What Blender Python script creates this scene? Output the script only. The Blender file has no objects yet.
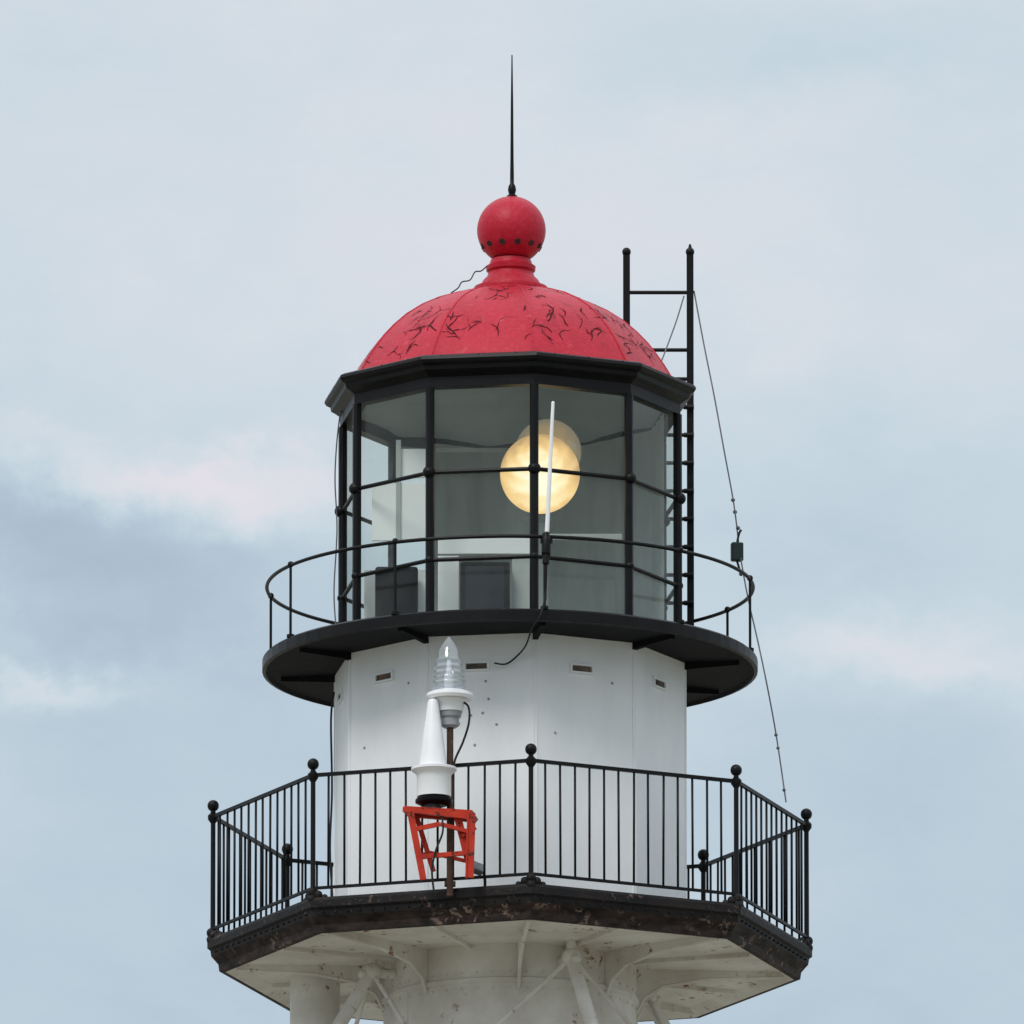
import bpy, bmesh, math, random
from mathutils import Vector, Matrix
random.seed(7)
scene=bpy.context.scene
F=24000.0; D=187.5; E=math.radians(12.37)
s_,c_=math.sin(E),math.cos(E)
ZC=1.6+D*s_
u=1/128.0
CX=2*u
def Hh(y,yw=0.0):
    k=(512-y)/F
    return (k*(D+yw*c_)+yw*s_)/(c_-k*s_)
def Z(y,yw=0.0): return ZC+Hh(y,yw)
def P(x,y,ypx):
    yw=ypx*u; h=Hh(y,yw); d=D+yw*c_+h*s_
    return Vector(((x-512)/F*d+CX,yw,ZC+h))
def pol(r,az,z):
    a=math.radians(az); return Vector((r*math.sin(a),-r*math.cos(a),z))
def lin(c):
    return tuple(((v/255)/12.92 if v/255<=0.04045 else ((v/255+0.055)/1.055)**2.4) for v in c)+(1,)

# ---------------- materials ----------------
def newmat(name):
    m=bpy.data.materials.new(name); m.use_nodes=True
    nt=m.node_tree; nt.nodes.clear()
    out=nt.nodes.new('ShaderNodeOutputMaterial')
    return m,nt,out
def N(nt,t,**kw):
    return nt.nodes.new(t)
def ramp(nt,inp,stops):
    r=nt.nodes.new('ShaderNodeValToRGB')
    while len(r.color_ramp.elements)<len(stops): r.color_ramp.elements.new(0.5)
    for e,(p,c) in zip(r.color_ramp.elements,stops):
        e.position=p; e.color=c if len(c)==4 else (*c,1)
    nt.links.new(inp,r.inputs[0]); return r
def mixc(nt,fac,a,b):
    m=nt.nodes.new('ShaderNodeMix'); m.data_type='RGBA'
    if isinstance(fac,(int,float)): m.inputs[0].default_value=fac
    else: nt.links.new(fac,m.inputs[0])
    for sock,v in ((m.inputs[6],a),(m.inputs[7],b)):
        if isinstance(v,tuple): sock.default_value=v if len(v)==4 else (*v,1)
        else: nt.links.new(v,sock)
    return m.outputs[2]
def mth(nt,op,a,b=None):
    n=nt.nodes.new('ShaderNodeMath'); n.operation=op
    for i,x in enumerate((a,b)):
        if x is None: continue
        if isinstance(x,(int,float)): n.inputs[i].default_value=x
        else: nt.links.new(x,n.inputs[i])
    return n.outputs[0]
def coords(nt,scale=(1,1,1)):
    g=nt.nodes.new('ShaderNodeNewGeometry')
    mp=nt.nodes.new('ShaderNodeMapping'); mp.inputs['Scale'].default_value=scale
    nt.links.new(g.outputs['Position'],mp.inputs['Vector']); return mp.outputs[0]
def noise(nt,vec,scale,detail=5,rough=0.6,dist=0):
    n=nt.nodes.new('ShaderNodeTexNoise'); n.inputs['Scale'].default_value=scale
    n.inputs['Detail'].default_value=detail; n.inputs['Roughness'].default_value=rough
    n.inputs['Distortion'].default_value=dist
    nt.links.new(vec,n.inputs['Vector']); return n.outputs[0]
def paint(name,col,col2,spot,spotlo=0.62,rough=0.5,scale=3,streak=(1,1,1),spotscale=14,bump=0.3,metal=0,mixamt=1.0,spec=0.5,rust=None,patch=None):
    m,nt,out=newmat(name)
    b=nt.nodes.new('ShaderNodeBsdfPrincipled')
    v=coords(nt,streak); v2=coords(nt)
    n1=noise(nt,v,scale); r1=ramp(nt,n1,[(0.35,(0,0,0)),(0.68,(mixamt,)*3)])
    base=mixc(nt,r1.outputs[0],col,col2)
    n2=noise(nt,v2,spotscale,8,0.65); r2=ramp(nt,n2,[(spotlo,(0,0,0)),(spotlo+0.06,(1,1,1))])
    fac=r2.outputs[0]
    if patch:
        n4=noise(nt,v2,patch,3,0.5); fac=mth(nt,'MULTIPLY',fac,ramp(nt,n4,[(0.47,(0,0,0)),(0.60,(1,1,1))]).outputs[0])
    c=mixc(nt,fac,base,spot)
    if rust:
        rcol,rscale,rlo=rust
        v3=coords(nt,(1,1,0.12)); n3=noise(nt,v3,rscale,5,0.6); r3=ramp(nt,n3,[(rlo,(0,0,0)),(rlo+0.14,(0.8,)*3)])
        c=mixc(nt,r3.outputs[0],c,rcol)
    nt.links.new(c,b.inputs['Base Color'])
    b.inputs['Roughness'].default_value=rough; b.inputs['Metallic'].default_value=metal
    b.inputs['Specular IOR Level'].default_value=spec
    bp=nt.nodes.new('ShaderNodeBump'); bp.inputs['Strength'].default_value=bump; bp.inputs['Distance'].default_value=0.01
    nt.links.new(n2,bp.inputs['Height']); nt.links.new(bp.outputs[0],b.inputs['Normal'])
    nt.links.new(b.outputs[0],out.inputs[0]); return m
M_black=paint('black_iron_paint',(0.003,0.003,0.0035),(0.007,0.0065,0.007),(0.03,0.018,0.015),0.66,0.40,4,spec=0.18,patch=3)
M_rail=paint('black_railing_paint',(0.003,0.003,0.004),(0.006,0.006,0.006),(0.035,0.02,0.016),0.68,0.42,4,spec=0.18)
M_edge=paint('weathered_black_edge',(0.004,0.004,0.005),(0.016,0.012,0.011),(0.12,0.075,0.062),0.585,0.6,3,(1,1,3),20,0.9,spec=0.22,patch=2.2)
M_lip=paint('worn_lower_lip',(0.006,0.005,0.005),(0.05,0.032,0.027),(0.22,0.15,0.12),0.54,0.7,7,(1,1,2),16,0.9,spec=0.2,patch=3)
M_under=paint('dark_deck_underside',(0.005,0.005,0.007),(0.010,0.010,0.012),(0.025,0.02,0.017),0.64,0.7,3,spec=0.12)
M_white=paint('white_iron_paint',(0.85,0.865,0.87),(0.79,0.81,0.815),(0.52,0.47,0.41),0.735,0.5,2.2,(2.0,2.0,0.6),9,0.12,rust=((0.66,0.63,0.57),4.5,0.68))
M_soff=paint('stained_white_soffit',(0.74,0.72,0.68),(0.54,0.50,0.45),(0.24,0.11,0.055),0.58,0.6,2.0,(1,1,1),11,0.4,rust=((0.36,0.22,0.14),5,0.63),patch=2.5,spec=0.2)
M_plast=paint('white_plastic',(0.84,0.84,0.85),(0.78,0.78,0.78),(0.6,0.58,0.55),0.75,0.35,6,bump=0.05)
M_grey=paint('grey_metal',(0.32,0.33,0.34),(0.22,0.22,0.23),(0.15,0.12,0.1),0.66,0.5,8)
M_brass=paint('brass_rim',(0.50,0.33,0.13),(0.38,0.25,0.10),(0.25,0.16,0.08),0.7,0.4,8)
M_rust=paint('rusty_pole',(0.10,0.055,0.04),(0.06,0.04,0.03),(0.18,0.09,0.05),0.6,0.8,8,spec=0.2)
M_orange=paint('red_orange_bracket_paint',(0.54,0.040,0.016),(0.36,0.024,0.013),(0.08,0.02,0.014),0.58,0.5,6,spec=0.2)
M_wire=paint('black_cable',(0.01,0.01,0.012),(0.02,0.02,0.02),(0.04,0.04,0.04),0.7,0.6,8,spec=0.3)
M_wireg=paint('grey_wire',(0.08,0.08,0.09),(0.14,0.14,0.15),(0.05,0.05,0.05),0.7,0.5,8)
M_ceil=paint('grey_ceiling_paint',(0.50,0.53,0.51),(0.40,0.43,0.41),(0.2,0.2,0.19),0.68,0.7,2)
M_curt=paint('grey_canvas',(0.50,0.53,0.51),(0.38,0.41,0.40),(0.3,0.32,0.32),0.75,0.9,1.5,(3,3,0.8))
M_inner=paint('white_interior_paint',(0.94,0.95,0.95),(0.90,0.91,0.91),(0.7,0.68,0.66),0.75,0.6,3,bump=0.05)  # also colours the boards that imitate pale reflections in the left panes
M_dark=paint('dark_slot',(0.05,0.042,0.038),(0.02,0.02,0.02),(0.12,0.07,0.05),0.6,0.9,10,spec=0.2)
M_slot=paint('rusty_vent_slot',(0.14,0.11,0.09),(0.05,0.045,0.04),(0.22,0.13,0.08),0.55,0.9,10,spec=0.2)
M_crack=paint('dark_exposed_iron',(0.045,0.012,0.012),(0.09,0.015,0.018),(0.02,0.015,0.015),0.6,0.9,9,spec=0.1)
M_faint=paint('faint_grey_stud',(0.36,0.36,0.36),(0.28,0.27,0.26),(0.25,0.2,0.17),0.6,0.6,9)
M_box=paint('black_plastic',(0.002,0.002,0.003),(0.004,0.004,0.005),(0.01,0.01,0.01),0.75,0.35,5,spec=0.1)
M_boxs=paint('blue_grey_panel',(0.010,0.016,0.026),(0.007,0.011,0.017),(0.02,0.02,0.02),0.75,0.3,5,spec=0.2)
M_green=paint('dark_green_box',(0.012,0.03,0.026),(0.015,0.025,0.024),(0.05,0.05,0.05),0.7,0.5,8,spec=0.3)
def red_mat(dome=True):
    m,nt,out=newmat('peeling_red_paint' if dome else 'red_paint')
    b=nt.nodes.new('ShaderNodeBsdfPrincipled')
    v=coords(nt)
    n1=noise(nt,v,2.2,5); r1=ramp(nt,n1,[(0.3,(0.50,0.009,0.032)),(0.7,(0.37,0.006,0.019))])
    nf=noise(nt,v,30,6)
    base=mixc(nt,ramp(nt,nf,[(0.45,(0,0,0)),(0.75,(0.4,)*3)]).outputs[0],r1.outputs[0],(0.60,0.045,0.075))
    ns=noise(nt,coords(nt,(1,1,0.4)),6,6,0.7)
    base=mixc(nt,ramp(nt,ns,[(0.58,(0,0,0)),(0.75,(0.7,)*3)]).outputs[0],base,(0.18,0.007,0.015))
    if dome:
        nc=noise(nt,v,9,7,0.7); base=mixc(nt,ramp(nt,nc,[(0.60,(0,0,0)),(0.68,(0.5,)*3)]).outputs[0],base,(0.58,0.09,0.12))
    nt.links.new(base,b.inputs['Base Color']); b.inputs['Roughness'].default_value=0.42; b.inputs['Specular IOR Level'].default_value=0.25
    bp=nt.nodes.new('ShaderNodeBump'); bp.inputs['Strength'].default_value=0.4; bp.inputs['Distance'].default_value=0.012
    nt.links.new(nf,bp.inputs['Height']); nt.links.new(bp.outputs[0],b.inputs['Normal'])
    nt.links.new(b.outputs[0],out.inputs[0]); return m
M_redc=red_mat(True); M_red=red_mat(False)
def glass_mat(name,tint,haze,hazecol,refl=0.05,graze=0.5):
    m,nt,out=newmat(name)
    tr=N(nt,'ShaderNodeBsdfTransparent'); tr.inputs[0].default_value=(*tint,1)
    df=N(nt,'ShaderNodeBsdfDiffuse'); df.inputs[0].default_value=(*hazecol,1)
    tl=N(nt,'ShaderNodeBsdfTranslucent'); tl.inputs[0].default_value=(*hazecol,1)
    dm=N(nt,'ShaderNodeMixShader'); dm.inputs[0].default_value=0.35; nt.links.new(df.outputs[0],dm.inputs[1]); nt.links.new(tl.outputs[0],dm.inputs[2])
    gl=N(nt,'ShaderNodeBsdfGlossy'); gl.inputs['Roughness'].default_value=0.04; gl.inputs[0].default_value=(0.9,0.9,0.9,1)
    v=coords(nt,(1,1,0.6)); n=noise(nt,v,2.2,6,0.6); mr=nt.nodes.new('ShaderNodeMapRange')
    mr.inputs[1].default_value=0.32; mr.inputs[2].default_value=0.68; mr.inputs[3].default_value=haze*0.3; mr.inputs[4].default_value=haze*1.7
    nt.links.new(n,mr.inputs[0])
    m1=N(nt,'ShaderNodeMixShader'); nt.links.new(mr.outputs[0],m1.inputs[0]); nt.links.new(tr.outputs[0],m1.inputs[1]); nt.links.new(dm.outputs[0],m1.inputs[2])
    lw=N(nt,'ShaderNodeLayerWeight'); lw.inputs[0].default_value=0.5
    fr=mth(nt,'ADD',mth(nt,'MULTIPLY',mth(nt,'POWER',lw.outputs['Facing'],4),graze),refl)
    m2=N(nt,'ShaderNodeMixShader'); nt.links.new(fr,m2.inputs[0]); nt.links.new(m1.outputs[0],m2.inputs[1]); nt.links.new(gl.outputs[0],m2.inputs[2])
    nt.links.new(m2.outputs[0],out.inputs[0]); return m
M_glass=glass_mat('dusty_window_glass',(0.90,0.93,0.91),0.055,(0.55,0.59,0.56),0.02)
M_acryl=glass_mat('clear_acrylic',(0.84,0.87,0.89),0.16,(0.85,0.88,0.9),0.12,0.6)
def lens_mat(name,stops,strength,ringscale,R,tilt,amp):
    m,nt,out=newmat(name)
    tc=N(nt,'ShaderNodeTexCoord'); sx=N(nt,'ShaderNodeSeparateXYZ'); nt.links.new(tc.outputs['Object'],sx.inputs[0])
    def rad(ox,oz):
        return mth(nt,'SQRT',mth(nt,'ADD',mth(nt,'POWER',mth(nt,'ABSOLUTE',mth(nt,'ADD',sx.outputs[0],ox)),2),mth(nt,'POWER',mth(nt,'ABSOLUTE',mth(nt,'ADD',sx.outputs[2],oz)),2)))
    rn=mth(nt,'DIVIDE',rad(0,0),R)
    rarc=mth(nt,'DIVIDE',rad(0.03,-0.16),R)      # curved refraction arcs centred above the lens
    mp=nt.nodes.new('ShaderNodeMapping'); mp.inputs['Scale'].default_value=(0.8,1,1.4); nt.links.new(tc.outputs['Object'],mp.inputs[0])
    nz=noise(nt,mp.outputs[0],6,4,0.55)
    arcs=mth(nt,'MULTIPLY',mth(nt,'SINE',mth(nt,'ADD',mth(nt,'MULTIPLY',rarc,ringscale),mth(nt,'MULTIPLY',nz,6))),amp)
    rr=mth(nt,'ADD',mth(nt,'ADD',mth(nt,'POWER',rn,2.0),mth(nt,'MULTIPLY',mth(nt,'SUBTRACT',nz,0.5),0.8)),mth(nt,'MULTIPLY',sx.outputs[2],tilt))
    cr=ramp(nt,mth(nt,'ADD',mth(nt,'MULTIPLY',rr,0.8),arcs),stops)
    em=N(nt,'ShaderNodeEmission'); nt.links.new(cr.outputs[0],em.inputs[0]); em.inputs[1].default_value=strength
    gl=N(nt,'ShaderNodeBsdfGlossy'); gl.inputs['Roughness'].default_value=0.08
    mx=N(nt,'ShaderNodeMixShader'); mx.inputs[0].default_value=0.08
    nt.links.new(em.outputs[0],mx.inputs[1]); nt.links.new(gl.outputs[0],mx.inputs[2])
    last=mx.outputs[0]
    nt.links.new(last,out.inputs[0]); return m
M_lens=lens_mat('lit_amber_lens',[(0.0,(1.0,0.95,0.72)),(0.2,(1.0,0.84,0.48)),(0.5,(0.90,0.60,0.25)),(0.95,(0.50,0.32,0.14))],1.3,20,0.31,1.1,0.07)
M_halo=lens_mat('dim_amber_halo',[(0.0,(0.50,0.35,0.17)),(0.4,(0.37,0.28,0.15)),(0.85,(0.23,0.21,0.165))],0.85,16,0.27,0.5,0.04)  # dim glow imitating the ghost reflection of the lit lens in the glass

# ---------------- mesh builder ----------------
WP={}
class MB:
    def __init__(s): s.v=[];s.f=[];s.m=[];s.s=[]
    def add(s,vs,fs,mat=0,smooth=False):
        o=len(s.v); s.v+= [Vector(p) for p in vs]
        for f in fs: s.f.append([i+o for i in f]); s.m.append(mat); s.s.append(smooth)
    def lathe(s,prof,n=32,az0=0,cx=0,cy=0,mat=0,smooth=True,caps=True,fac=None):
        vs=[];fs=[]
        for r,z in prof:
            for k in range(n):
                az=az0+360/n*k; rr=r*(fac(az) if fac else 1)
                p=pol(rr,az,z); vs.append((p.x+cx,p.y+cy,p.z))
        for i in range(len(prof)-1):
            for k in range(n):
                k2=(k+1)%n
                fs.append([i*n+k,i*n+k2,(i+1)*n+k2,(i+1)*n+k])
        s.add(vs,fs,mat,smooth)
        if caps:
            s.add(vs[:n],[list(range(n))],mat,False); s.add(vs[-n:],[list(range(n))],mat,False)
    def tube(s,pts,r,n=8,mat=0,smooth=True,caps=True):
        pts=[Vector(p) for p in pts]; L=len(pts)
        rs=r if isinstance(r,(list,tuple)) else [r]*L
        vs=[];fs=[]; ref=None
        for i,p in enumerate(pts):
            t=(pts[min(i+1,L-1)]-pts[max(i-1,0)])
            if t.length<1e-9: t=Vector((0,0,1))
            t.normalize()
            if ref is None:
                ref=Vector((0,1,0)) if abs(t.y)<0.9 else Vector((1,0,0))
            a=(ref-t*ref.dot(t)); a.normalize(); b=t.cross(a); ref=a
            for k in range(n):
                q=2*math.pi*k/n; vs.append(p+(a*math.cos(q)+b*math.sin(q))*max(rs[i],1e-5))
        for i in range(L-1):
            for k in range(n):
                k2=(k+1)%n; fs.append([i*n+k,i*n+k2,(i+1)*n+k2,(i+1)*n+k])
        s.add(vs,fs,mat,smooth)
        if caps: s.add(vs[:n],[list(range(n))],mat); s.add(vs[-n:],[list(range(n))],mat)
    def sphere(s,c,r,n=16,m=10,mat=0,sz=1):
        c=Vector(c)
        s.lathe([(max(r*math.sin(math.pi*i/m),1e-4),c.z-r*sz*math.cos(math.pi*i/m)) for i in range(m+1)],n,0,c.x,c.y,mat,True,False)
    def box(s,c,size,rz=0,mat=0,tilt=None):
        c=Vector(c); R=Matrix.Rotation(rz,3,'Z')
        if tilt is not None: R=tilt@R
        vs=[c+R@Vector((sx*size[0]/2,sy*size[1]/2,sz*size[2]/2)) for sz in(-1,1) for sy in(-1,1) for sx in(-1,1)]
        s.add(vs,[[0,1,3,2],[4,6,7,5],[0,4,5,1],[2,3,7,6],[0,2,6,4],[1,5,7,3]],mat)
    def beam(s,a,b,w,t,side=None,mat=0):
        a=Vector(a);b=Vector(b);d=(b-a).normalized()
        sd=Vector(side) if side is not None else Vector((0,1,0))
        sd=(sd-d*sd.dot(d)).normalized(); e=d.cross(sd)
        vs=[p+sd*(i*w/2)+e*(j*t/2) for p in(a,b) for i,j in((-1,-1),(1,-1),(1,1),(-1,1))]
        s.add(vs,[[0,1,2,3],[4,7,6,5],[0,4,5,1],[1,5,6,2],[2,6,7,3],[3,7,4,0]],mat)
    def obj(s,name,mats,parent=None,bevel=0,label=None,category=None,origin=None,group=None):
        if not isinstance(mats,(list,tuple)): mats=[mats]
        mn=Vector([min(p[i] for p in s.v) for i in range(3)]); mx=Vector([max(p[i] for p in s.v) for i in range(3)])
        o=Vector(origin) if origin is not None else Vector(((mn.x+mx.x)/2,(mn.y+mx.y)/2,mn.z))
        me=bpy.data.meshes.new(name); me.from_pydata([p-o for p in s.v],[],s.f)
        for m in mats: me.materials.append(m)
        for i,p in enumerate(me.polygons): p.material_index=s.m[i]; p.use_smooth=s.s[i]
        bm=bmesh.new(); bm.from_mesh(me); bmesh.ops.remove_doubles(bm,verts=bm.verts,dist=1e-5)
        bmesh.ops.recalc_face_normals(bm,faces=bm.faces)
        for e in bm.edges:
            if len(e.link_faces)==2 and e.calc_face_angle(0)>math.radians(33): e.smooth=False
        bm.to_mesh(me); bm.free()
        ob=bpy.data.objects.new(name,me); scene.collection.objects.link(ob)
        WP[ob.name]=o
        if parent is not None: ob.parent=parent; ob.location=o-WP[parent.name]
        else: ob.location=o
        if bevel:
            b=ob.modifiers.new('bevel','BEVEL'); b.width=bevel; b.segments=2; b.limit_method='ANGLE'; b.angle_limit=math.radians(40)
        if label: ob['label']=label
        if category: ob['category']=category
        if group: ob['group']=group
        return ob
def empty(name,loc,label,category,parent=None):
    e=bpy.data.objects.new(name,None); scene.collection.objects.link(e); e.empty_display_size=0.3
    loc=Vector(loc); WP[e.name]=loc
    if parent is not None: e.parent=parent; e.location=loc-WP[parent.name]
    else: e.location=loc
    if label: e['label']=label
    if category: e['category']=category
    return e
def smoothpath(pts,k=6):
    pts=[Vector(p) for p in pts]; out=[]
    for i in range(len(pts)-1):
        p0=pts[max(i-1,0)];p1=pts[i];p2=pts[i+1];p3=pts[min(i+2,len(pts)-1)]
        for j in range(k):
            t=j/k
            out.append(0.5*((2*p1)+(p2-p0)*t+(2*p0-5*p1+4*p2-p3)*t*t+(3*p1-p0-3*p2+p3)*t**3))
    out.append(pts[-1]); return out

# ---------------- lighthouse ----------------
LH=empty('lighthouse',(0,0,0),'white iron lighthouse with black galleries, glazed lantern and red dome','lighthouse')
TH=8.1; TO=4.0
m=MB()
zt,zb=Z(662),Z(944)
m.lathe([(178*u,zb),(178*u,zt)],10,TH,smooth=False)
for k in range(10):
    az=TH+36*k; a=math.radians(az); nr=Vector((math.sin(a),-math.cos(a),0)); tg=Vector((math.cos(a),math.sin(a),0))
    for sg in (-1,1):
        q=pol(177.6*u,az,0)+tg*(sg*1.5*u)
        m.tube([q+Vector((0,0,zb)),q+Vector((0,0,zt))],0.95*u,6)
m.lathe([(184*u,zb+0.002),(184*u,zb+7*u),(180*u,zb+10*u),(178.4*u,zb+10*u)],10,TH,smooth=False,caps=False)
ap=178*math.cos(math.radians(18))*u
for k in range(10):
    ac=TH+18+36*k
    a=math.radians(ac); nrm=Vector((math.sin(a),-math.cos(a),0)); tg=Vector((math.cos(a),math.sin(a),0))
    if k in (9,0,8):
        lst=[(-14,215),(2,200),(-22,190),(16,188),(-6,168),(-30,228),(5,232),(8,214),(-10,198)] if k==9 else [(30,236),(-33,180)]
        for bx,bz in lst: m.sphere(nrm*ap+tg*(bx*u)+Vector((0,0,zb+bz*u)),1.5*u,6,4,mat=1)
drum=m.obj('watch_room_wall',[M_white,M_faint],LH,origin=(0,0,zb))
for k in range(10):
    ac=TH+18+36*k; a=math.radians(ac); nrm=Vector((math.sin(a),-math.cos(a),0)); tg=Vector((math.cos(a),math.sin(a),0))
    m=MB(); c=nrm*(ap+0.004)+tg*(-4*u)+Vector((0,0,Z(701)))
    m.box(c,(20*u,0.012,5.0*u),a,0)
    for dz in (-4,4): m.box(c+Vector((0,0,dz*u)),(26*u,0.03,2.0*u),a,1)
    for dx in (-12,12): m.box(c+tg*(dx*u),(2*u,0.03,5.9*u),a,1)
    m.obj('vent_slot',[M_slot,M_white],drum)
# lower gallery deck
ztop=Z(943)
m=MB()
m.lathe([(150*u,ztop+0.004),(300.5*u,ztop),(302*u,ztop-3*u),(302*u,ztop-10*u),(299*u,ztop-12*u),(298*u,ztop-18*u)],8,TO,smooth=False,caps=False)
m.lathe([(298*u,ztop-18*u),(291*u,ztop-26*u),(290*u,ztop-33*u),(284*u,ztop-33.5*u)],8,TO,smooth=False,caps=False,mat=2)
m.lathe([(284*u,ztop-33.4*u),(270*u,ztop-26*u),(120*u,ztop-26*u)],8,TO,smooth=False,caps=False,mat=1)
for k in range(8):
    p0=pol(299.5*u,TO+45*k,ztop-15*u); p1=pol(299.5*u,TO+45*k+45,ztop-15*u)
    for j in range(1,18): m.sphere(p0.lerp(p1,j/18),1.3*u,6,4)
deckL=m.obj('lower_gallery_deck',[M_edge,M_soff,M_lip],LH,origin=(0,0,ztop-34*u))
for k in range(8):
    az=TO+45*k; m=MB()
    b=pol(297*u,az,ztop)
    a=math.radians(az); tg=Vector((math.cos(a),math.sin(a),0)); rd=Vector((math.sin(a),-math.cos(a),0))
    for dx,dz,r in ((0,6,5.0),(-7,3,4.4),(7,3,4.4),(-14,0,3.4),(14,0,3.4),(0,-1,5)):
        m.sphere(b+tg*(dx*u*0.85)+rd*(1-abs(dx)*0.4)*u+Vector((0,0,dz*u)),r*u,10,8)
    m.obj('corner_ornament',M_edge,deckL)
for k in range(8):
    az=TO+45*k; m=MB(); a=math.radians(az); tg=Vector((math.cos(a),math.sin(a),0))*1.4*u
    z0=ztop-26*u
    top=[(r,z0) for r in (272,240,200,160,126)]
    bot=[(126,z0-44*u),(134,z0-28*u),(152,z0-16*u),(195,z0-8*u),(272,z0-5*u)]
    ring=[pol(r*u,az,z) for r,z in top+bot]
    n=len(ring); vs=[p+tg for p in ring]+[p-tg for p in ring]
    m.add(vs,[list(range(n)),list(range(n,2*n))]+[[i,(i+1)%n,(i+1)%n+n,i+n] for i in range(n)])
    m.tube([pol(r*u,az,z) for r,z in bot],2.2*u,6)
    m.obj('gallery_bracket',M_soff,deckL)
for k in range(8):
    az=TO+22.5+45*k; m=MB()
    m.beam(pol(124*u,az,ztop-28*u),pol(250*u,az,ztop-28*u),4*u,4*u,(0,0,1) )
    m.obj('soffit_rib',M_soff,deckL)
# lower railing
railL=empty('lower_gallery_railing',(0,0,ztop),None,None,LH)
zr=Z(821); zbr=Z(933); zball=Z(810)
RR=296.5*u
for k in range(8):
    az=TO+45*k; m=MB(); b=pol(RR,az,0)
    def zz(d): return ztop+d*u
    hb=(zball-ztop)/u
    m.lathe([(5*u,zz(0)),(5*u,zz(3)),(3.2*u,zz(7)),(2.5*u,zz(12)),(2.4*u,zz(hb-18)),(5.2*u,zz(hb-14)),(5.4*u,zz(hb-10)),(2.6*u,zz(hb-7)),(2.3*u,zz(hb-4))],12,0,b.x,b.y)
    m.sphere((b.x,b.y,zz(hb)),5.9*u,14,10)
    m.obj('post',M_rail,railL)
    az2=az+45; p0=pol(RR,az,0); p1=pol(RR,az2,0); m=MB()
    Zv=Vector((0,0,1)); d=(p1-p0).normalized()
    m.beam(p0+Zv*zr,p1+Zv*zr,3.6*u,3.2*u,(0,0,1)); m.beam(p0+Zv*zbr,p1+Zv*zbr,2.8*u,2.8*u,(0,0,1))
    nb=14
    for j in range(1,nb):
        q=p0.lerp(p1,j/nb)+d*random.uniform(-0.4,0.4)*u
        m.tube([q+Zv*zbr,q+Zv*zr+d*random.uniform(-0.6,0.6)*u],1.35*u,6)
    m.obj('railing_panel',M_rail,railL)
# upper deck
z1=Z(660); th=12*u
m=MB()
m.lathe([(168*u,z1+0.003),(245*u,z1),(247.5*u,z1-2*u),(247.5*u,z1-th),(244*u,z1-th-1*u)],80,TH,smooth=False,caps=False)
m.lathe([(244*u,z1-th-1*u),(240*u,z1-th+2*u),(150*u,z1-th+2*u)],80,TH,smooth=False,caps=False,mat=1)
deckU=m.obj('upper_gallery_deck',[M_black,M_under],LH,origin=(0,0,z1-th))
for k in range(10):
    az=TH+36*k; m=MB(); a=math.radians(az); tg=Vector((math.cos(a),math.sin(a),0))*2.6*u
    z0=z1-th+2*u
    ring=[pol(r*u,az,z) for r,z in ((232,z0),(176,z0),(176,z0-7*u),(190,z0-6*u),(232,z0-4*u))]
    n=len(ring); vs=[p+tg for p in ring]+[p-tg for p in ring]
    m.add(vs,[list(range(n)),list(range(n,2*n))]+[[i,(i+1)%n,(i+1)%n+n,i+n] for i in range(n)])
    m.obj('deck_bracket',M_under,deckU)
railU=empty('upper_gallery_railing',(0,0,z1),None,None,LH)
zur=Z(588)
m=MB(); NS=120
ring=[pol(243*u,360/NS*k,zur) for k in range(NS)]
vs=[];fs=[];nn=8;rt=1.9*u
for k in range(NS):
    a=math.radians(360/NS*k); rd=Vector((math.sin(a),-math.cos(a),0))
    for j in range(nn):
        q=2*math.pi*j/nn; vs.append(ring[k]+rd*rt*math.cos(q)+Vector((0,0,rt*math.sin(q))))
for k in range(NS):
    for j in range(nn): fs.append([k*nn+j,((k+1)%NS)*nn+j,((k+1)%NS)*nn+(j+1)%nn,k*nn+(j+1)%nn])
m.add(vs,fs,0,True); m.obj('handrail',M_rail,railU)
for k in range(10):
    az=TH+36*k; b=pol(243*u,az,0); m=MB()
    m.lathe([(4*u,z1),(4*u,z1+3*u),(1.4*u,z1+4*u),(1.4*u,zur)],10,0,b.x,b.y)
    m.sphere((b.x,b.y,zur+1*u),3.2*u,10,8)
    m.obj('post',M_rail,railU)
# lantern frame
RL=170*u
zg_top=Z(421); zg_bot=Z(648); zm1=Z(505); zm2=Z(592)
zfl=z1+6*u
m=MB()
m.lathe([(173*u,z1+0.004),(173*u,zg_bot),(164*u,zg_bot),(164*u,z1+0.004)],10,TH,smooth=False,caps=False)
m.lathe([(173*u,zg_top),(173*u,Z(404)),(160*u,Z(404)),(160*u,zg_top),(173*u,zg_top)],10,TH,smooth=False,caps=False)
for k in range(10):
    az=TH+36*k; a0=pol(RL,az,0); a1=pol(RL,az+36,0); Zv=Vector((0,0,1))
    m.tube([a0+Zv*zg_bot,a0+Zv*zg_top],4.4*u,8)
    for z in (zm1,zm2): m.tube([a0+Zv*z,a1+Zv*z],2.2*u,8)
    m.sphere(a0+Zv*zm1+pol(2*u,az,0),6.4*u,12,8)
    m.sphere(a0+Zv*zm2+pol(1*u,az,0),4.6*u,12,8)
lantern=m.obj('lantern_frame',M_black,LH,origin=(0,0,z1))
for k in range(10):
    az=TH+36*k; p0=pol(167*u,az,0); p1=pol(167*u,az+36,0); m=MB(); Zv=Vector((0,0,1))
    for za,zb_ in ((zg_bot,zm2),(zm2,zm1),(zm1,zg_top)):
        m.add([p0+Zv*za,p1+Zv*za,p1+Zv*zb_,p0+Zv*zb_],[[0,1,2,3]])
    m.obj('window_pane',M_glass,lantern)
m=MB(); m.lathe([(160*u,Z(412)),(159*u,Z(412)),(120*u,Z(396)),(60*u,Z(385)),(1*u,Z(380))],40,TH,caps=False)
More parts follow.
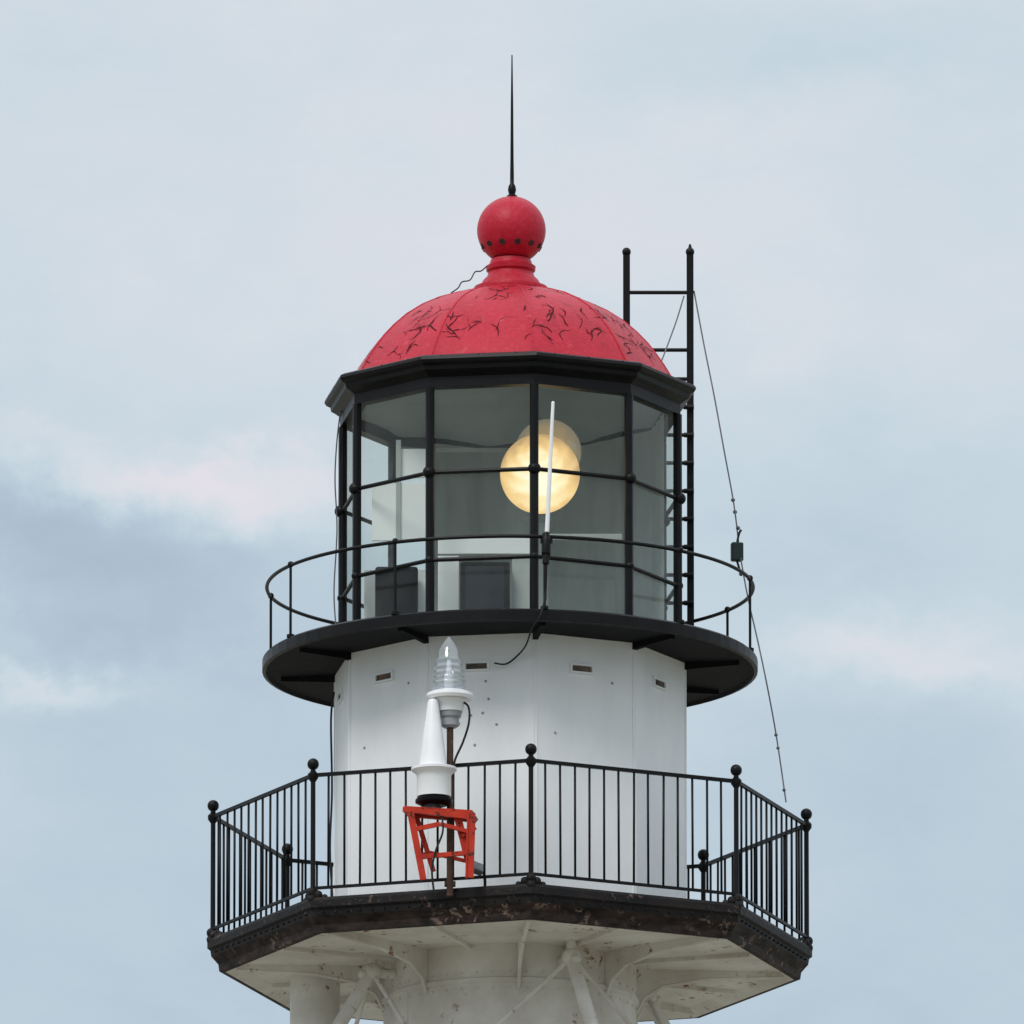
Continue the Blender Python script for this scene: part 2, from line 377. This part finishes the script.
m.obj('lantern_ceiling',M_ceil,lantern)
m=MB(); m.lathe([(163*u,zfl),(1*u,zfl)],10,TH,smooth=False,caps=False)
m.obj('lantern_floor',M_ceil,lantern)
m=MB(); vs=[];fs=[]; NC=60
for i in range(NC+1):
    az=84+(213-84)*i/NC; dev=((az-TH)%36)-18
    r=158*u*math.cos(math.radians(18))/math.cos(math.radians(dev))+0.8*u*math.sin(i*1.3)
    vs+= [pol(r,az,zg_bot-4*u),pol(r,az,zg_top+6*u)]
for i in range(NC): fs.append([2*i,2*i+2,2*i+3,2*i+1])
m.add(vs,fs,0,True); m.obj('canvas_blind',M_curt,lantern)
def panel(x0,x1,y0,y1,yp,mat,nm,t=0.02):
    a=P(x0,y0,yp); b=P(x1,y1,yp); m=MB()
    m.box(((a.x+b.x)/2,a.y,(a.z+b.z)/2),(b.x-a.x,t,a.z-b.z)); return m.obj(nm,mat,lantern,bevel=0.004)
panel(372,427,483,541,-72,M_inner,'pale_board')  # board added to imitate the soft pale reflection in the left panes
panel(401,427,449,478,-70,M_inner,'pale_board')  # smaller added board, painted reflection in the same pane
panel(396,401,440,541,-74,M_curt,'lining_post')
panel(364,431,570,640,-50,M_inner,'pale_board')  # lower added board carrying on the pale reflection behind the left panes
panel(438,531,538,554,-112,M_inner,'shelf_front')
panel(438,459,556,640,-114,M_inner,'pale_board')
panel(512,531,556,640,-113,M_curt,'pale_board')
panel(541,622,534,540,-90,M_ceil,'shelf_front')
panel(436,531,448,452,60,M_ceil,'curtain_rail')
# cornice
m=MB()
m.lathe([(150*u,Z(386)),(184*u,Z(391)),(188*u,Z(393)),(189*u,Z(396)),(187*u,Z(399)),(183*u,Z(401)),(182*u,Z(405)),(177*u,Z(408)),(173*u,Z(411)),(160*u,Z(411.5))],10,TH,smooth=False,caps=False)
for k in range(30):
    az=12*k+TH+6; dev=((az-TH)%36)-18; r=187*u*math.cos(math.radians(18))/math.cos(math.radians(dev))
    m.sphere(pol(r,az,Z(393)),1.2*u,6,4)
m.obj('cornice',M_black,LH,origin=(0,0,Z(413)))
# dome
def fac(az):
    dev=((az-TH)%36)-18; f=math.cos(math.radians(18))/math.cos(math.radians(dev)); return 0.4+0.6*f
pp=[(167,388),(162,380),(156.5,371),(149.5,361),(140.5,349),(129,337),(115,325),(98,314),(79,305),(58,298),(40,293),(30,291)]
m=MB(); m.lathe([(r*u,Z(y)) for r,y in pp],120,TH,caps=False,fac=fac,smooth=True)
for k in range(10):
    az=TH+36*k
    m.tube([pol((r-0.3)*u,az,Z(y)) for r,y in pp],1.0*u,6)
arc=[0]
for i in range(1,len(pp)): arc.append(arc[-1]+math.hypot(pp[i][0]-pp[i-1][0],pp[i][1]-pp[i-1][1]))
AL=arc[-1]
def surf(az,t):
    t=min(max(t,0),AL-0.01)
    for i in range(1,len(arc)):
        if t<=arc[i]: break
    w=(t-arc[i-1])/(arc[i]-arc[i-1])
    r=pp[i-1][0]*(1-w)+pp[i][0]*w; y=pp[i-1][1]*(1-w)+pp[i][1]*w
    dr=pp[i][0]-pp[i-1][0]; dz=-(pp[i][1]-pp[i-1][1]); l=math.hypot(dr,dz)
    nr,nz=dz/l,-dr/l
    a=math.radians(az)
    nrm=Vector((math.sin(a)*nr,-math.cos(a)*nr,nz))
    return pol(r*fac(az)*u,az,Z(y))+nrm*0.45*u, nrm, r
rc=random.Random(21)
def crack(az,t,ang,length,w0,depth=0):
    n=max(4,int(length/2.2)); pts=[]
    for i in range(n+1):
        p,nr,r=surf(az,t); pts.append((p,nr))
        if r<34 or t<2 or t>AL-6: break
        if depth<2 and i>1 and rc.random()<0.13:
            crack(az,t,ang+rc.choice((-1,1))*rc.uniform(0.5,1.3),length*rc.uniform(0.25,0.55),w0*0.7,depth+1)
        ang+=rc.gauss(0,0.26); st=2.2
        az+=math.degrees(st*math.cos(ang)/max(r,30)); t+=st*math.sin(ang)
    L=len(pts)
    if L<3: return
    vs=[]
    for i,(p,nr) in enumerate(pts):
        d=(pts[min(i+1,L-1)][0]-pts[max(i-1,0)][0]).normalized(); sd=nr.cross(d).normalized()
        w=w0*(1-0.8*abs(2*i/(L-1)-0.8)/1.2)*rc.uniform(0.6,1.4)*u
        w=max(w,0.15*u); vs+=[p-sd*w*0.5,p+sd*w*0.5]
    m.add(vs,[[2*i,2*i+1,2*i+3,2*i+2] for i in range(L-1)],1)
# the lower band of the dome is foreshortened least, so spread starts evenly over height
for plate in range(10):
    for j in range(21):
        az=TH+36*plate+rc.uniform(2,34)
        t=rc.choice((rc.uniform(8,70),rc.uniform(8,70),rc.uniform(60,AL-30)))
        crack(az,t,rc.choice((1.57,1.57,1.57,1.1,2.0,0.1))+rc.gauss(0,0.25),rc.uniform(9,32),rc.uniform(0.8,1.8))
dome=m.obj('dome_roof',[M_redc,M_crack],LH,origin=(0,0,Z(388)))
m=MB()
m.lathe([(37*u,Z(295)),(38*u,Z(291)),(37*u,Z(288)),(31*u,Z(287)),(28*u,Z(281)),(24*u,Z(277)),(22.5*u,Z(273)),(24.5*u,Z(271)),(25*u,Z(267)),(22*u,Z(265)),(20*u,Z(260))],40,cx=0.8*u,caps=False)
m.obj('ball_neck',M_red,dome)
m=MB(); cb=Vector((1.4*u,0,Z(230.5))); m.sphere(cb,34.5*u,40,28)
for k in range(12):
    a=math.radians(k*30+12); l=math.radians(-31)
    d=Vector((math.sin(a)*math.cos(l),-math.cos(a)*math.cos(l),math.sin(l)))
    q=cb+d*34.2*u
    m.tube([q-d*1*u,q+d*0.9*u],3.0*u,12,mat=1,smooth=False)
m.obj('ventilator_ball',[M_red,M_dark],dome)
m=MB(); zz0=Z(197)
m.lathe([(5.5*u,zz0-2*u),(5.5*u,zz0+1*u),(3.2*u,zz0+3*u),(4.2*u,zz0+7*u),(3.6*u,zz0+11*u),(2.0*u,zz0+14*u),(2.0*u,zz0+22*u),(1.7*u,zz0+40*u),(1.3*u,zz0+95*u),(0.6*u,Z(55))],12,0,2.0*u,0)
m.obj('lightning_rod',M_black,dome)
# ladder
LY=155
m=MB()
for x,yt in ((626.5,252),(690,252)):
    p=P(x,yt,LY); m.beam(Vector((p.x,p.y,z1+0.01)),p,5.5*u,7*u,(0,1,0))
    m.sphere(p,4.6*u,10,8)
    if x>650: m.tube([p,p+Vector((0,0,8*u))],[3*u,1*u],8)
for y in [292.5,350]+[379+28*i for i in range(11)]:
    a=P(626.5,y,LY);b=P(690,y,LY); m.tube([a,b],2.0*u,8)
    if y>400: m.tube([P(684,y,LY-8),P(694,y,LY-8)],2.6*u,8)
m.obj('roof_ladder',M_black,LH)
# tower shaft
m=MB()
zs=ztop-26*u
m.lathe([(126*u,0),(126*u,zs)],48)
for yy in (-36,-150,-400,-700,-1000,-1500,-2000,-2600,-3200,-4000):
    m.lathe([(126*u,zs+yy*u-3*u),(128.5*u,zs+yy*u-2*u),(128.5*u,zs+yy*u+2*u),(126*u,zs+yy*u+3*u)],48,caps=False)
for k in range(48):
    for dz in (-28,-44):
        m.sphere(pol(126.5*u,k*7.5,zs+dz*u),1.3*u,6,4)
m.obj('stair_cylinder',M_soff,LH,origin=(0,0,0))
for az in (-66,24,114,204):
    m=MB()
    top=pol(150*u,az,zs-16*u); mid=pol(222*u,az,zs-130*u); bot=pol(5.2,az,0)
    m.tube([top,mid],6.8*u,12); m.tube([mid,bot],[9*u,14*u],14)
    m.sphere(top,10*u,16,12); m.tube([top,pol(150*u,az,zs)],5.5*u,10); m.tube([top,pol(126*u,az,zs-16*u)],5*u,10)
    for sg in (-1,1):
        m.tube([top,pol(180*u,az+sg*38,zs-120*u)],2.2*u,8)
        m.sphere(top+Vector((0,0,-3*u))+pol(10*u,az,0)*1,5*u,10,8)
    m.lathe([(0.5,0),(0.5,0.25),(0.3,0.35)],20,0,bot.x,bot.y)
    m.obj('support_leg',M_soff,LH)
b=P(315,985,30); m=MB(); m.lathe([(25*u,0),(25*u,zs)],28,0,b.x,b.y); m.obj('service_column',M_soff,LH)

# ---------------- things ----------------
c0=P(540,476,-10)
B=empty('rotating_beacon',(c0.x,c0.y,zfl),'lit rotating beacon with round amber lens and added halo disc inside the glazed lantern','beacon')
dv=Vector((0.04,-0.98,-0.18)).normalized()
def lens(px,py,yp,r,mat,nm):
    c=P(px,py,yp); m=MB()
    prof=[(0,1.0),(0.25,0.97),(0.5,0.87),(0.75,0.68),(0.92,0.42),(1.0,0.0)]
    m.tube([c+dv*(h*0.30*r*u) for q,h in prof],[max(q,0.002)*r*u for q,h in prof],48)
    return m.obj(nm,mat,B,origin=c)
cc=P(540,474,-10); m=MB()
m.tube([cc-dv*58*u,cc-dv*52*u,cc-dv*0*u,cc+dv*1.5*u],[24*u,36*u,39.9*u,39.9*u],40)
m.obj('lamp_housing',M_brass,B)
lens(540,474,-12,40,M_lens,'lens')
cc=P(549,452,-3); m=MB(); m.tube([cc-dv*40*u,cc-dv*34*u,cc-dv*1*u],[20*u,30*u,33*u],36); m.obj('lamp_housing',M_curt,B)  # backing for the added halo disc, not a second lamp
lens(548,452,-4,33,M_halo,'lens')  # glowing disc added as the lit lens's halo, not a real second lens
m=MB(); q=P(540,520,15)
m.lathe([(20*u,zfl),(20*u,z1+12*u),(9*u,z1+16*u),(8*u,q.z-4*u),(20*u,q.z)],24,0,q.x,q.y)
m.obj('pedestal',M_curt,B)
for (xa,xb,ya,yb,yp,lab) in ((375,418,566,616,-76,'black equipment cabinet with rounded corners behind the lantern glass'),(460,510,561,616,-134,'black equipment cabinet with blue-grey face behind lantern glass')):
    a=P(xa,ya,yp); b=P(xb,ya,yp); w=b.x-a.x; zb0=zfl+0.002; h=a.z-zb0
    e=empty('equipment_cabinet',((a.x+b.x)/2,a.y+0.07,zb0),lab,'cabinet')
    m=MB(); m.box(((a.x+b.x)/2,a.y+0.07,zb0+h/2),(w,0.14,h)); m.obj('cabinet_body',M_box,e,bevel=3*u)
    m=MB(); m.box(((a.x+b.x)/2,a.y-0.006,zb0+h*0.55),(w*0.78,0.01,h*0.72)); m.obj('cabinet_door',M_boxs if xa>430 else M_box,e,bevel=0.003)
# whip antenna
ap0=P(546,608,-241)
A=empty('whip_antenna',(ap0.x,ap0.y,z1),'thin white whip antenna clamped to the upper gallery rail','antenna')
m=MB(); m.tube([P(547,532,-248),P(553,403,-248)],[2.3*u,1.7*u],10); m.sphere(P(553,403,-248),1.8*u,8,6); m.obj('whip',M_plast,A)
m=MB(); a=P(546.5,533,-248); b=P(545,600,-248)
L=[a.lerp(b,t) for t in (0,0.08,0.1,0.3,0.33,0.45,0.48,1)]
m.tube(L,[2.8*u,4.0*u,4.6*u,4.6*u,3*u,3.6*u,1.8*u,1.5*u],12)
m.box(P(546.5,541,-246),(12*u,8*u,4*u)); m.box(P(546,556,-246),(9*u,6*u,3*u))
m.obj('mount_base',M_black,A)
m=MB(); m.tube(smoothpath([P(546,590,-249),P(544,602,-250),P(540,616,-251),P(532,628,-240),P(526,645,-205),P(517,656,-180),P(506,664,-179),P(494,663,-178.5)]),0.95*u,6); m.obj('antenna_cable',M_wire,A)
# navigation lantern on pole
base=P(450,893,-280)
G=empty('emergency_light',base,'clear-domed backup light on a rusty pole at the gallery railing','navigation light')
def lath(name,mat,prof,x,yp,n=24,parent=None):
    m=MB(); pts=[(r*u,Z(y,yp*u)) for r,y in prof]; c=P(x,prof[0][1],yp); m.lathe(pts,n,0,c.x,c.y); return m.obj(name,mat,parent)
lath('pole',M_rust,[(3.3,896),(3.3,724)],450,-280,12,G)
lath('lamp_base',M_plast,[(22,700),(23.5,697),(23,694),(18,692)],450,-280,28,G)
lath('lamp_socket',M_grey,[(6,728),(9,726),(9,719),(11,717),(12,712)],450,-280,24,G)
lath('socket_sleeve',M_plast,[(13,712),(14.5,704),(18,700.2)],450,-280,24,G)
lath('clear_lens_dome',M_acryl,[(17,692),(17,688),(15.8,687),(17,684),(15.6,682),(16.8,679),(15,677),(16,674),(14.2,671),(15,668),(13.2,665),(13.4,661),(11.4,658),(10.8,652),(8,646),(4.5,641),(1,637)],449,-280,28,G)
lath('lamp',M_plast,[(5,690),(5,678),(3,672),(2,660)],449,-280,16,G)
m=MB(); m.tube(smoothpath([P(458,700,-284),P(468,706,-286),P(469,722,-286),P(463,742,-285),P(455,760,-284),P(453,775,-284)]),1.2*u,6); m.obj('cable',M_wire,G)
for y in (768,884):
    m=MB(); m.box(P(450,y,-277),(11*u,10*u,4*u)); m.obj('pole_clamp',M_rust,G)
fx=433; fy=-292
Cn=empty('signal_cone',P(fx,806,fy),'white conical signal device with flared skirt standing on red bracket','signal device')
lath('cone_shell',M_plast,[(14,766),(5.4,703),(4.5,700),(2,699)],fx,fy,32,Cn)
lath('skirt',M_plast,[(17,797),(17,776),(18,774),(22.5,770.5),(22.5,768),(14,765.5)],fx+1,fy,32,Cn)
lath('base',M_box,[(12,806),(18.5,803),(18.5,800),(15,797)],fx+1,fy,24,Cn)
m=MB(); Q=P
ff,fb=-304,-278
T=4.8*u
def ang(a,b,w=1.0):
    a=Vector(a); b=Vector(b)
    m.beam(a,b,T*1.1*w,T*0.35); m.beam(a+Vector((T*0.5*w,-T*0.4,0)),b+Vector((T*0.5*w,-T*0.4,0)),T*0.35,T*1.1*w)
ang(Q(408,812,ff),Q(421,880,ff),1.1); ang(Q(468,814,ff),Q(466,878,ff),1.5)
ang(Q(414,814,fb),Q(432,872,fb),0.8); ang(Q(455,818,ff+6),Q(466,862,ff+6),1.3)
m.beam(Q(404,809,ff),Q(474,817,ff),T,T*1.2); m.beam(Q(410,815,fb),Q(474,820,fb),T,T*0.9)
m.beam(Q(411,830,ff),Q(440,824,ff-1),T*0.8,T*0.9); m.beam(Q(440,824,ff-1),Q(470,832,ff),T*0.8,T*0.8)
m.beam(Q(418,857,ff),Q(467,853,ff),T*0.9,T*0.9); m.beam(Q(427,852,fb),Q(470,862,fb),T*0.8,T*0.7)
m.beam(Q(405,809,ff),Q(411,815,fb),T,T); m.beam(Q(473,817,ff),Q(475,820,fb),T,T)
m.beam(Q(418,857,ff),Q(427,854,fb),T*0.8,T*0.8); m.beam(Q(466,854,ff),Q(470,861,fb),T*0.8,T*0.8)
m.beam(Q(462,836,ff+2),Q(476,828,ff+2),T*0.7,T*0.6)
pl=[Q(408,806,ff),Q(472,810,ff),Q(475,813,fb),Q(411,810,fb)]
m.add(pl+[p-Vector((0,0,3*u)) for p in pl],[[0,1,2,3],[4,5,6,7],[0,1,5,4],[1,2,6,5],[2,3,7,6],[3,0,4,7]])
m.beam(Q(427,854,fb),Q(427,857,-266),T*0.8,T*0.8,(0,0,1)); m.beam(Q(468,860,fb),Q(468,857,-262),T*0.8,T*0.8,(0,0,1))
m.obj('red_bracket',M_orange,None,label='red painted angle-iron bracket bolted to gallery railing',category='bracket')
m=MB(); m.tube(smoothpath([Q(440,806,-300),Q(443,830,-308),Q(436,850,-308),Q(432,870,-304),Q(434,892,-300)]),1.1*u,6)
m.obj('power_cable',M_wire,None,label='thin black cable hanging under the white signal cone',category='cable')
fl=P(478,884,-262)
FLo=empty('floodlight',fl,'small grey floodlight on bracket inside the lower railing','light')
m=MB(); c=P(476,868,-262); rot=Matrix.Rotation(math.radians(-35),3,'X')
m.box(c,(15*u,8*u,11*u),0.5,0,rot); m.obj('lamp_head',M_grey,FLo,bevel=1.5*u)
m=MB(); m.tube(smoothpath([c,P(484,874,-260),P(485,892,-260)]),1.6*u,6); m.obj('bracket_arm',M_black,FLo)
pts=[(694,291,155),(704,345,140),(714,395,120),(724,450,100),(734,505,80),(740,553,60),(748,598,40),(758,642,20),(768,690,0),(777,740,-20),(786,802,-41)]
W=empty('guy_wire',P(694,291,155),'thin wire running from ladder top down to lower railing','wire')
m=MB(); m.tube(smoothpath([P(*p) for p in pts],4),0.85*u,6)
for t in [(733,500,82),(735,512,79),(738,528,70),(741,574,50)]: m.sphere(P(*t),2.2*u,8,6)
for t in [(776,735,-18),(778,748,-23),(784,790,-38)]: m.sphere(P(*t),1.8*u,8,6)
m.obj('cable_strand',M_wireg,W)
m=MB(); m.box(P(737,552,61),(12*u,9*u,19*u),0.2); m.obj('junction_box',M_green,W,bevel=1.5*u)
m=MB(); m.tube(smoothpath([P(737,543,61),P(739,534,64),P(741,530,66)]),1.3*u,6);m.obj('box_lug',M_wire,W)
m=MB(); m.tube(smoothpath([P(737,561,61),P(740,571,58)]),1.3*u,6); m.obj('box_lug',M_wire,W)
def wire(pts,r,lab,mat=M_wire):
    m=MB(); m.tube(smoothpath([P(*p) for p in pts]),r*u,6); m.obj('cable',mat,None,label=lab,category='cable')
wire([(684,296,150),(676,322,140),(665,352,120),(661,362,110)],0.8,'short thin stay wire from ladder to dome',M_wireg)
wire([(451,293,-20),(458,288,-20),(462,282,-20),(470,280,-20),(475,272,-18),(481,271,-18),(487,266,-14)],0.7,'thin crooked wire from ventilator ball to dome')
wire([(341,408,10),(337,440,20),(335,480,25),(337,530,25),(334,590,25),(336,628,20)],0.8,'thin grey cable hanging down beside lantern glass',M_wireg)
wire([(334,692,10),(331,720,12),(332,790,12),(330,850,12),(333,905,10)],1.2,'dark cable clipped down the white drum wall')

# ---------------- ground ----------------
m=MB(); S=6000
vs=[];fs=[];n=24
for i in range(n+1):
    for j in range(n+1): vs.append((-S+2*S*i/n,-S+2*S*j/n,0.0))
for i in range(n):
    for j in range(n): fs.append([i*(n+1)+j,(i+1)*(n+1)+j,(i+1)*(n+1)+j+1,i*(n+1)+j+1])
m.add(vs,fs)
M_gr=paint('sand_and_grass_ground',(0.31,0.285,0.24),(0.16,0.16,0.11),(0.10,0.12,0.05),0.6,0.95,0.05,(1,1,1),0.6,0.4)
g=m.obj('ground',M_gr,None,origin=(0,0,0)); g['kind']='structure'

# ---------------- world ----------------
w=bpy.data.worlds.new('World'); scene.world=w; w.use_nodes=True
nt=w.node_tree; nt.nodes.clear()
out=nt.nodes.new('ShaderNodeOutputWorld'); bg=nt.nodes.new('ShaderNodeBackground')
M=lambda op,a,b=None: mth(nt,op,a,b)
tc=nt.nodes.new('ShaderNodeTexCoord'); dirv=tc.outputs['Generated']
sx=nt.nodes.new('ShaderNodeSeparateXYZ'); nt.links.new(dirv,sx.inputs[0])
def wn(scale,detail,off,rough=0.55):
    mp=nt.nodes.new('ShaderNodeMapping'); mp.inputs['Scale'].default_value=scale; mp.inputs['Location'].default_value=off
    nt.links.new(dirv,mp.inputs[0]); n=nt.nodes.new('ShaderNodeTexNoise'); n.inputs['Scale'].default_value=1
    n.inputs['Detail'].default_value=detail; n.inputs['Roughness'].default_value=rough
    nt.links.new(mp.outputs[0],n.inputs[0]); return M('SUBTRACT',n.outputs[0],0.5)
U=M('MULTIPLY',sx.outputs[0],24.0); V=M('MULTIPLY',M('SUBTRACT',sx.outputs[2],s_),24.0/c_)
d1=wn((170,170,220),7,(3,1,2),0.62); d2=wn((170,170,220),7,(13,7,5),0.62)
Ud=M('ADD',U,M('MULTIPLY',d1,0.24)); Vd=M('ADD',V,M('MULTIPLY',d2,0.17))
def gauss(x,y,a,b,amp):
    p=M('DIVIDE',M('SUBTRACT',Ud,(x-512)/1000),a); q=M('DIVIDE',M('SUBTRACT',Vd,(512-y)/1000),b)
    return M('MULTIPLY',M('EXPONENT',M('MULTIPLY',M('ADD',M('MULTIPLY',p,p),M('MULTIPLY',q,q)),-1.0)),amp)
Vc=M('MINIMUM',M('MAXIMUM',V,-0.6),0.6)
f=M('ADD',M('MULTIPLY',Vc,0.30),0.58)
f=M('ADD',f,M('MULTIPLY',wn((80,80,150),7,(0,0,0),0.62),0.42))
for g_ in ((40,530,0.13,0.07,-0.34),(160,585,0.15,0.06,-0.22),(260,505,0.13,0.035,0.36),(150,468,0.14,0.024,0.34),(20,440,0.08,0.02,0.2),(150,650,0.22,0.10,-0.08),(280,840,0.30,0.14,-0.10),(930,655,0.15,0.04,0.34),(85,678,0.08,0.022,0.32),(600,190,0.35,0.13,0.16),(260,320,0.3,0.09,0.14),(870,330,0.2,0.07,0.14),(850,50,0.22,0.05,-0.14),(800,540,0.14,0.08,-0.10),(880,800,0.2,0.06,-0.08)):
    f=M('ADD',f,gauss(*g_))
cr=ramp(nt,f,[(0.10,lin((170,187,204))),(0.33,lin((182,199,214))),(0.58,lin((199,215,225))),(0.78,lin((214,222,230))),(1.0,lin((230,226,233)))])
sky=nt.nodes.new('ShaderNodeTexSky'); sky.sky_type='NISHITA'; sky.sun_disc=False
SE=math.radians(48); sky.sun_elevation=SE
sk=nt.nodes.new('ShaderNodeVectorMath'); sk.operation='SCALE'; nt.links.new(sky.outputs[0],sk.inputs[0]); sk.inputs['Scale'].default_value=0.10
mr=nt.nodes.new('ShaderNodeMapRange'); mr.interpolation_type='SMOOTHSTEP'; mr.inputs[1].default_value=0.3; mr.inputs[2].default_value=0.95; mr.inputs[3].default_value=1.0; mr.inputs[4].default_value=1.8
nt.links.new(sx.outputs[2],mr.inputs[0])
sc=nt.nodes.new('ShaderNodeVectorMath'); sc.operation='SCALE'; nt.links.new(cr.outputs[0],sc.inputs[0]); nt.links.new(mr.outputs[0],sc.inputs['Scale'])
col=mixc(nt,0.96,sk.outputs[0],sc.outputs[0])
nt.links.new(col,bg.inputs[0]); bg.inputs[1].default_value=1.0; nt.links.new(bg.outputs[0],out.inputs[0])
w.cycles.sampling_method='MANUAL'; w.cycles.sample_map_resolution=256
sl=bpy.data.lights.new('sun','SUN'); sl.energy=1.5; sl.angle=math.radians(20); sl.color=(1,0.965,0.92)
so=bpy.data.objects.new('sun',sl); scene.collection.objects.link(so)
azs=math.radians(-30); d=Vector((math.sin(azs)*math.cos(SE),-math.cos(azs)*math.cos(SE),math.sin(SE)))
so.rotation_euler=d.to_track_quat('Z','Y').to_euler()
sky.sun_rotation=math.atan2(d.x,d.y)
cam=bpy.data.cameras.new('camera'); co=bpy.data.objects.new('camera',cam); scene.collection.objects.link(co)
cam.lens=36*F/1024; cam.sensor_width=36; cam.clip_start=1; cam.clip_end=20000
co.location=(CX,-D*c_,ZC-D*s_); co.rotation_euler=(math.pi/2+E,0,0)
scene.camera=co
scene.view_settings.view_transform='Standard'; scene.view_settings.look='None'; scene.view_settings.exposure=0
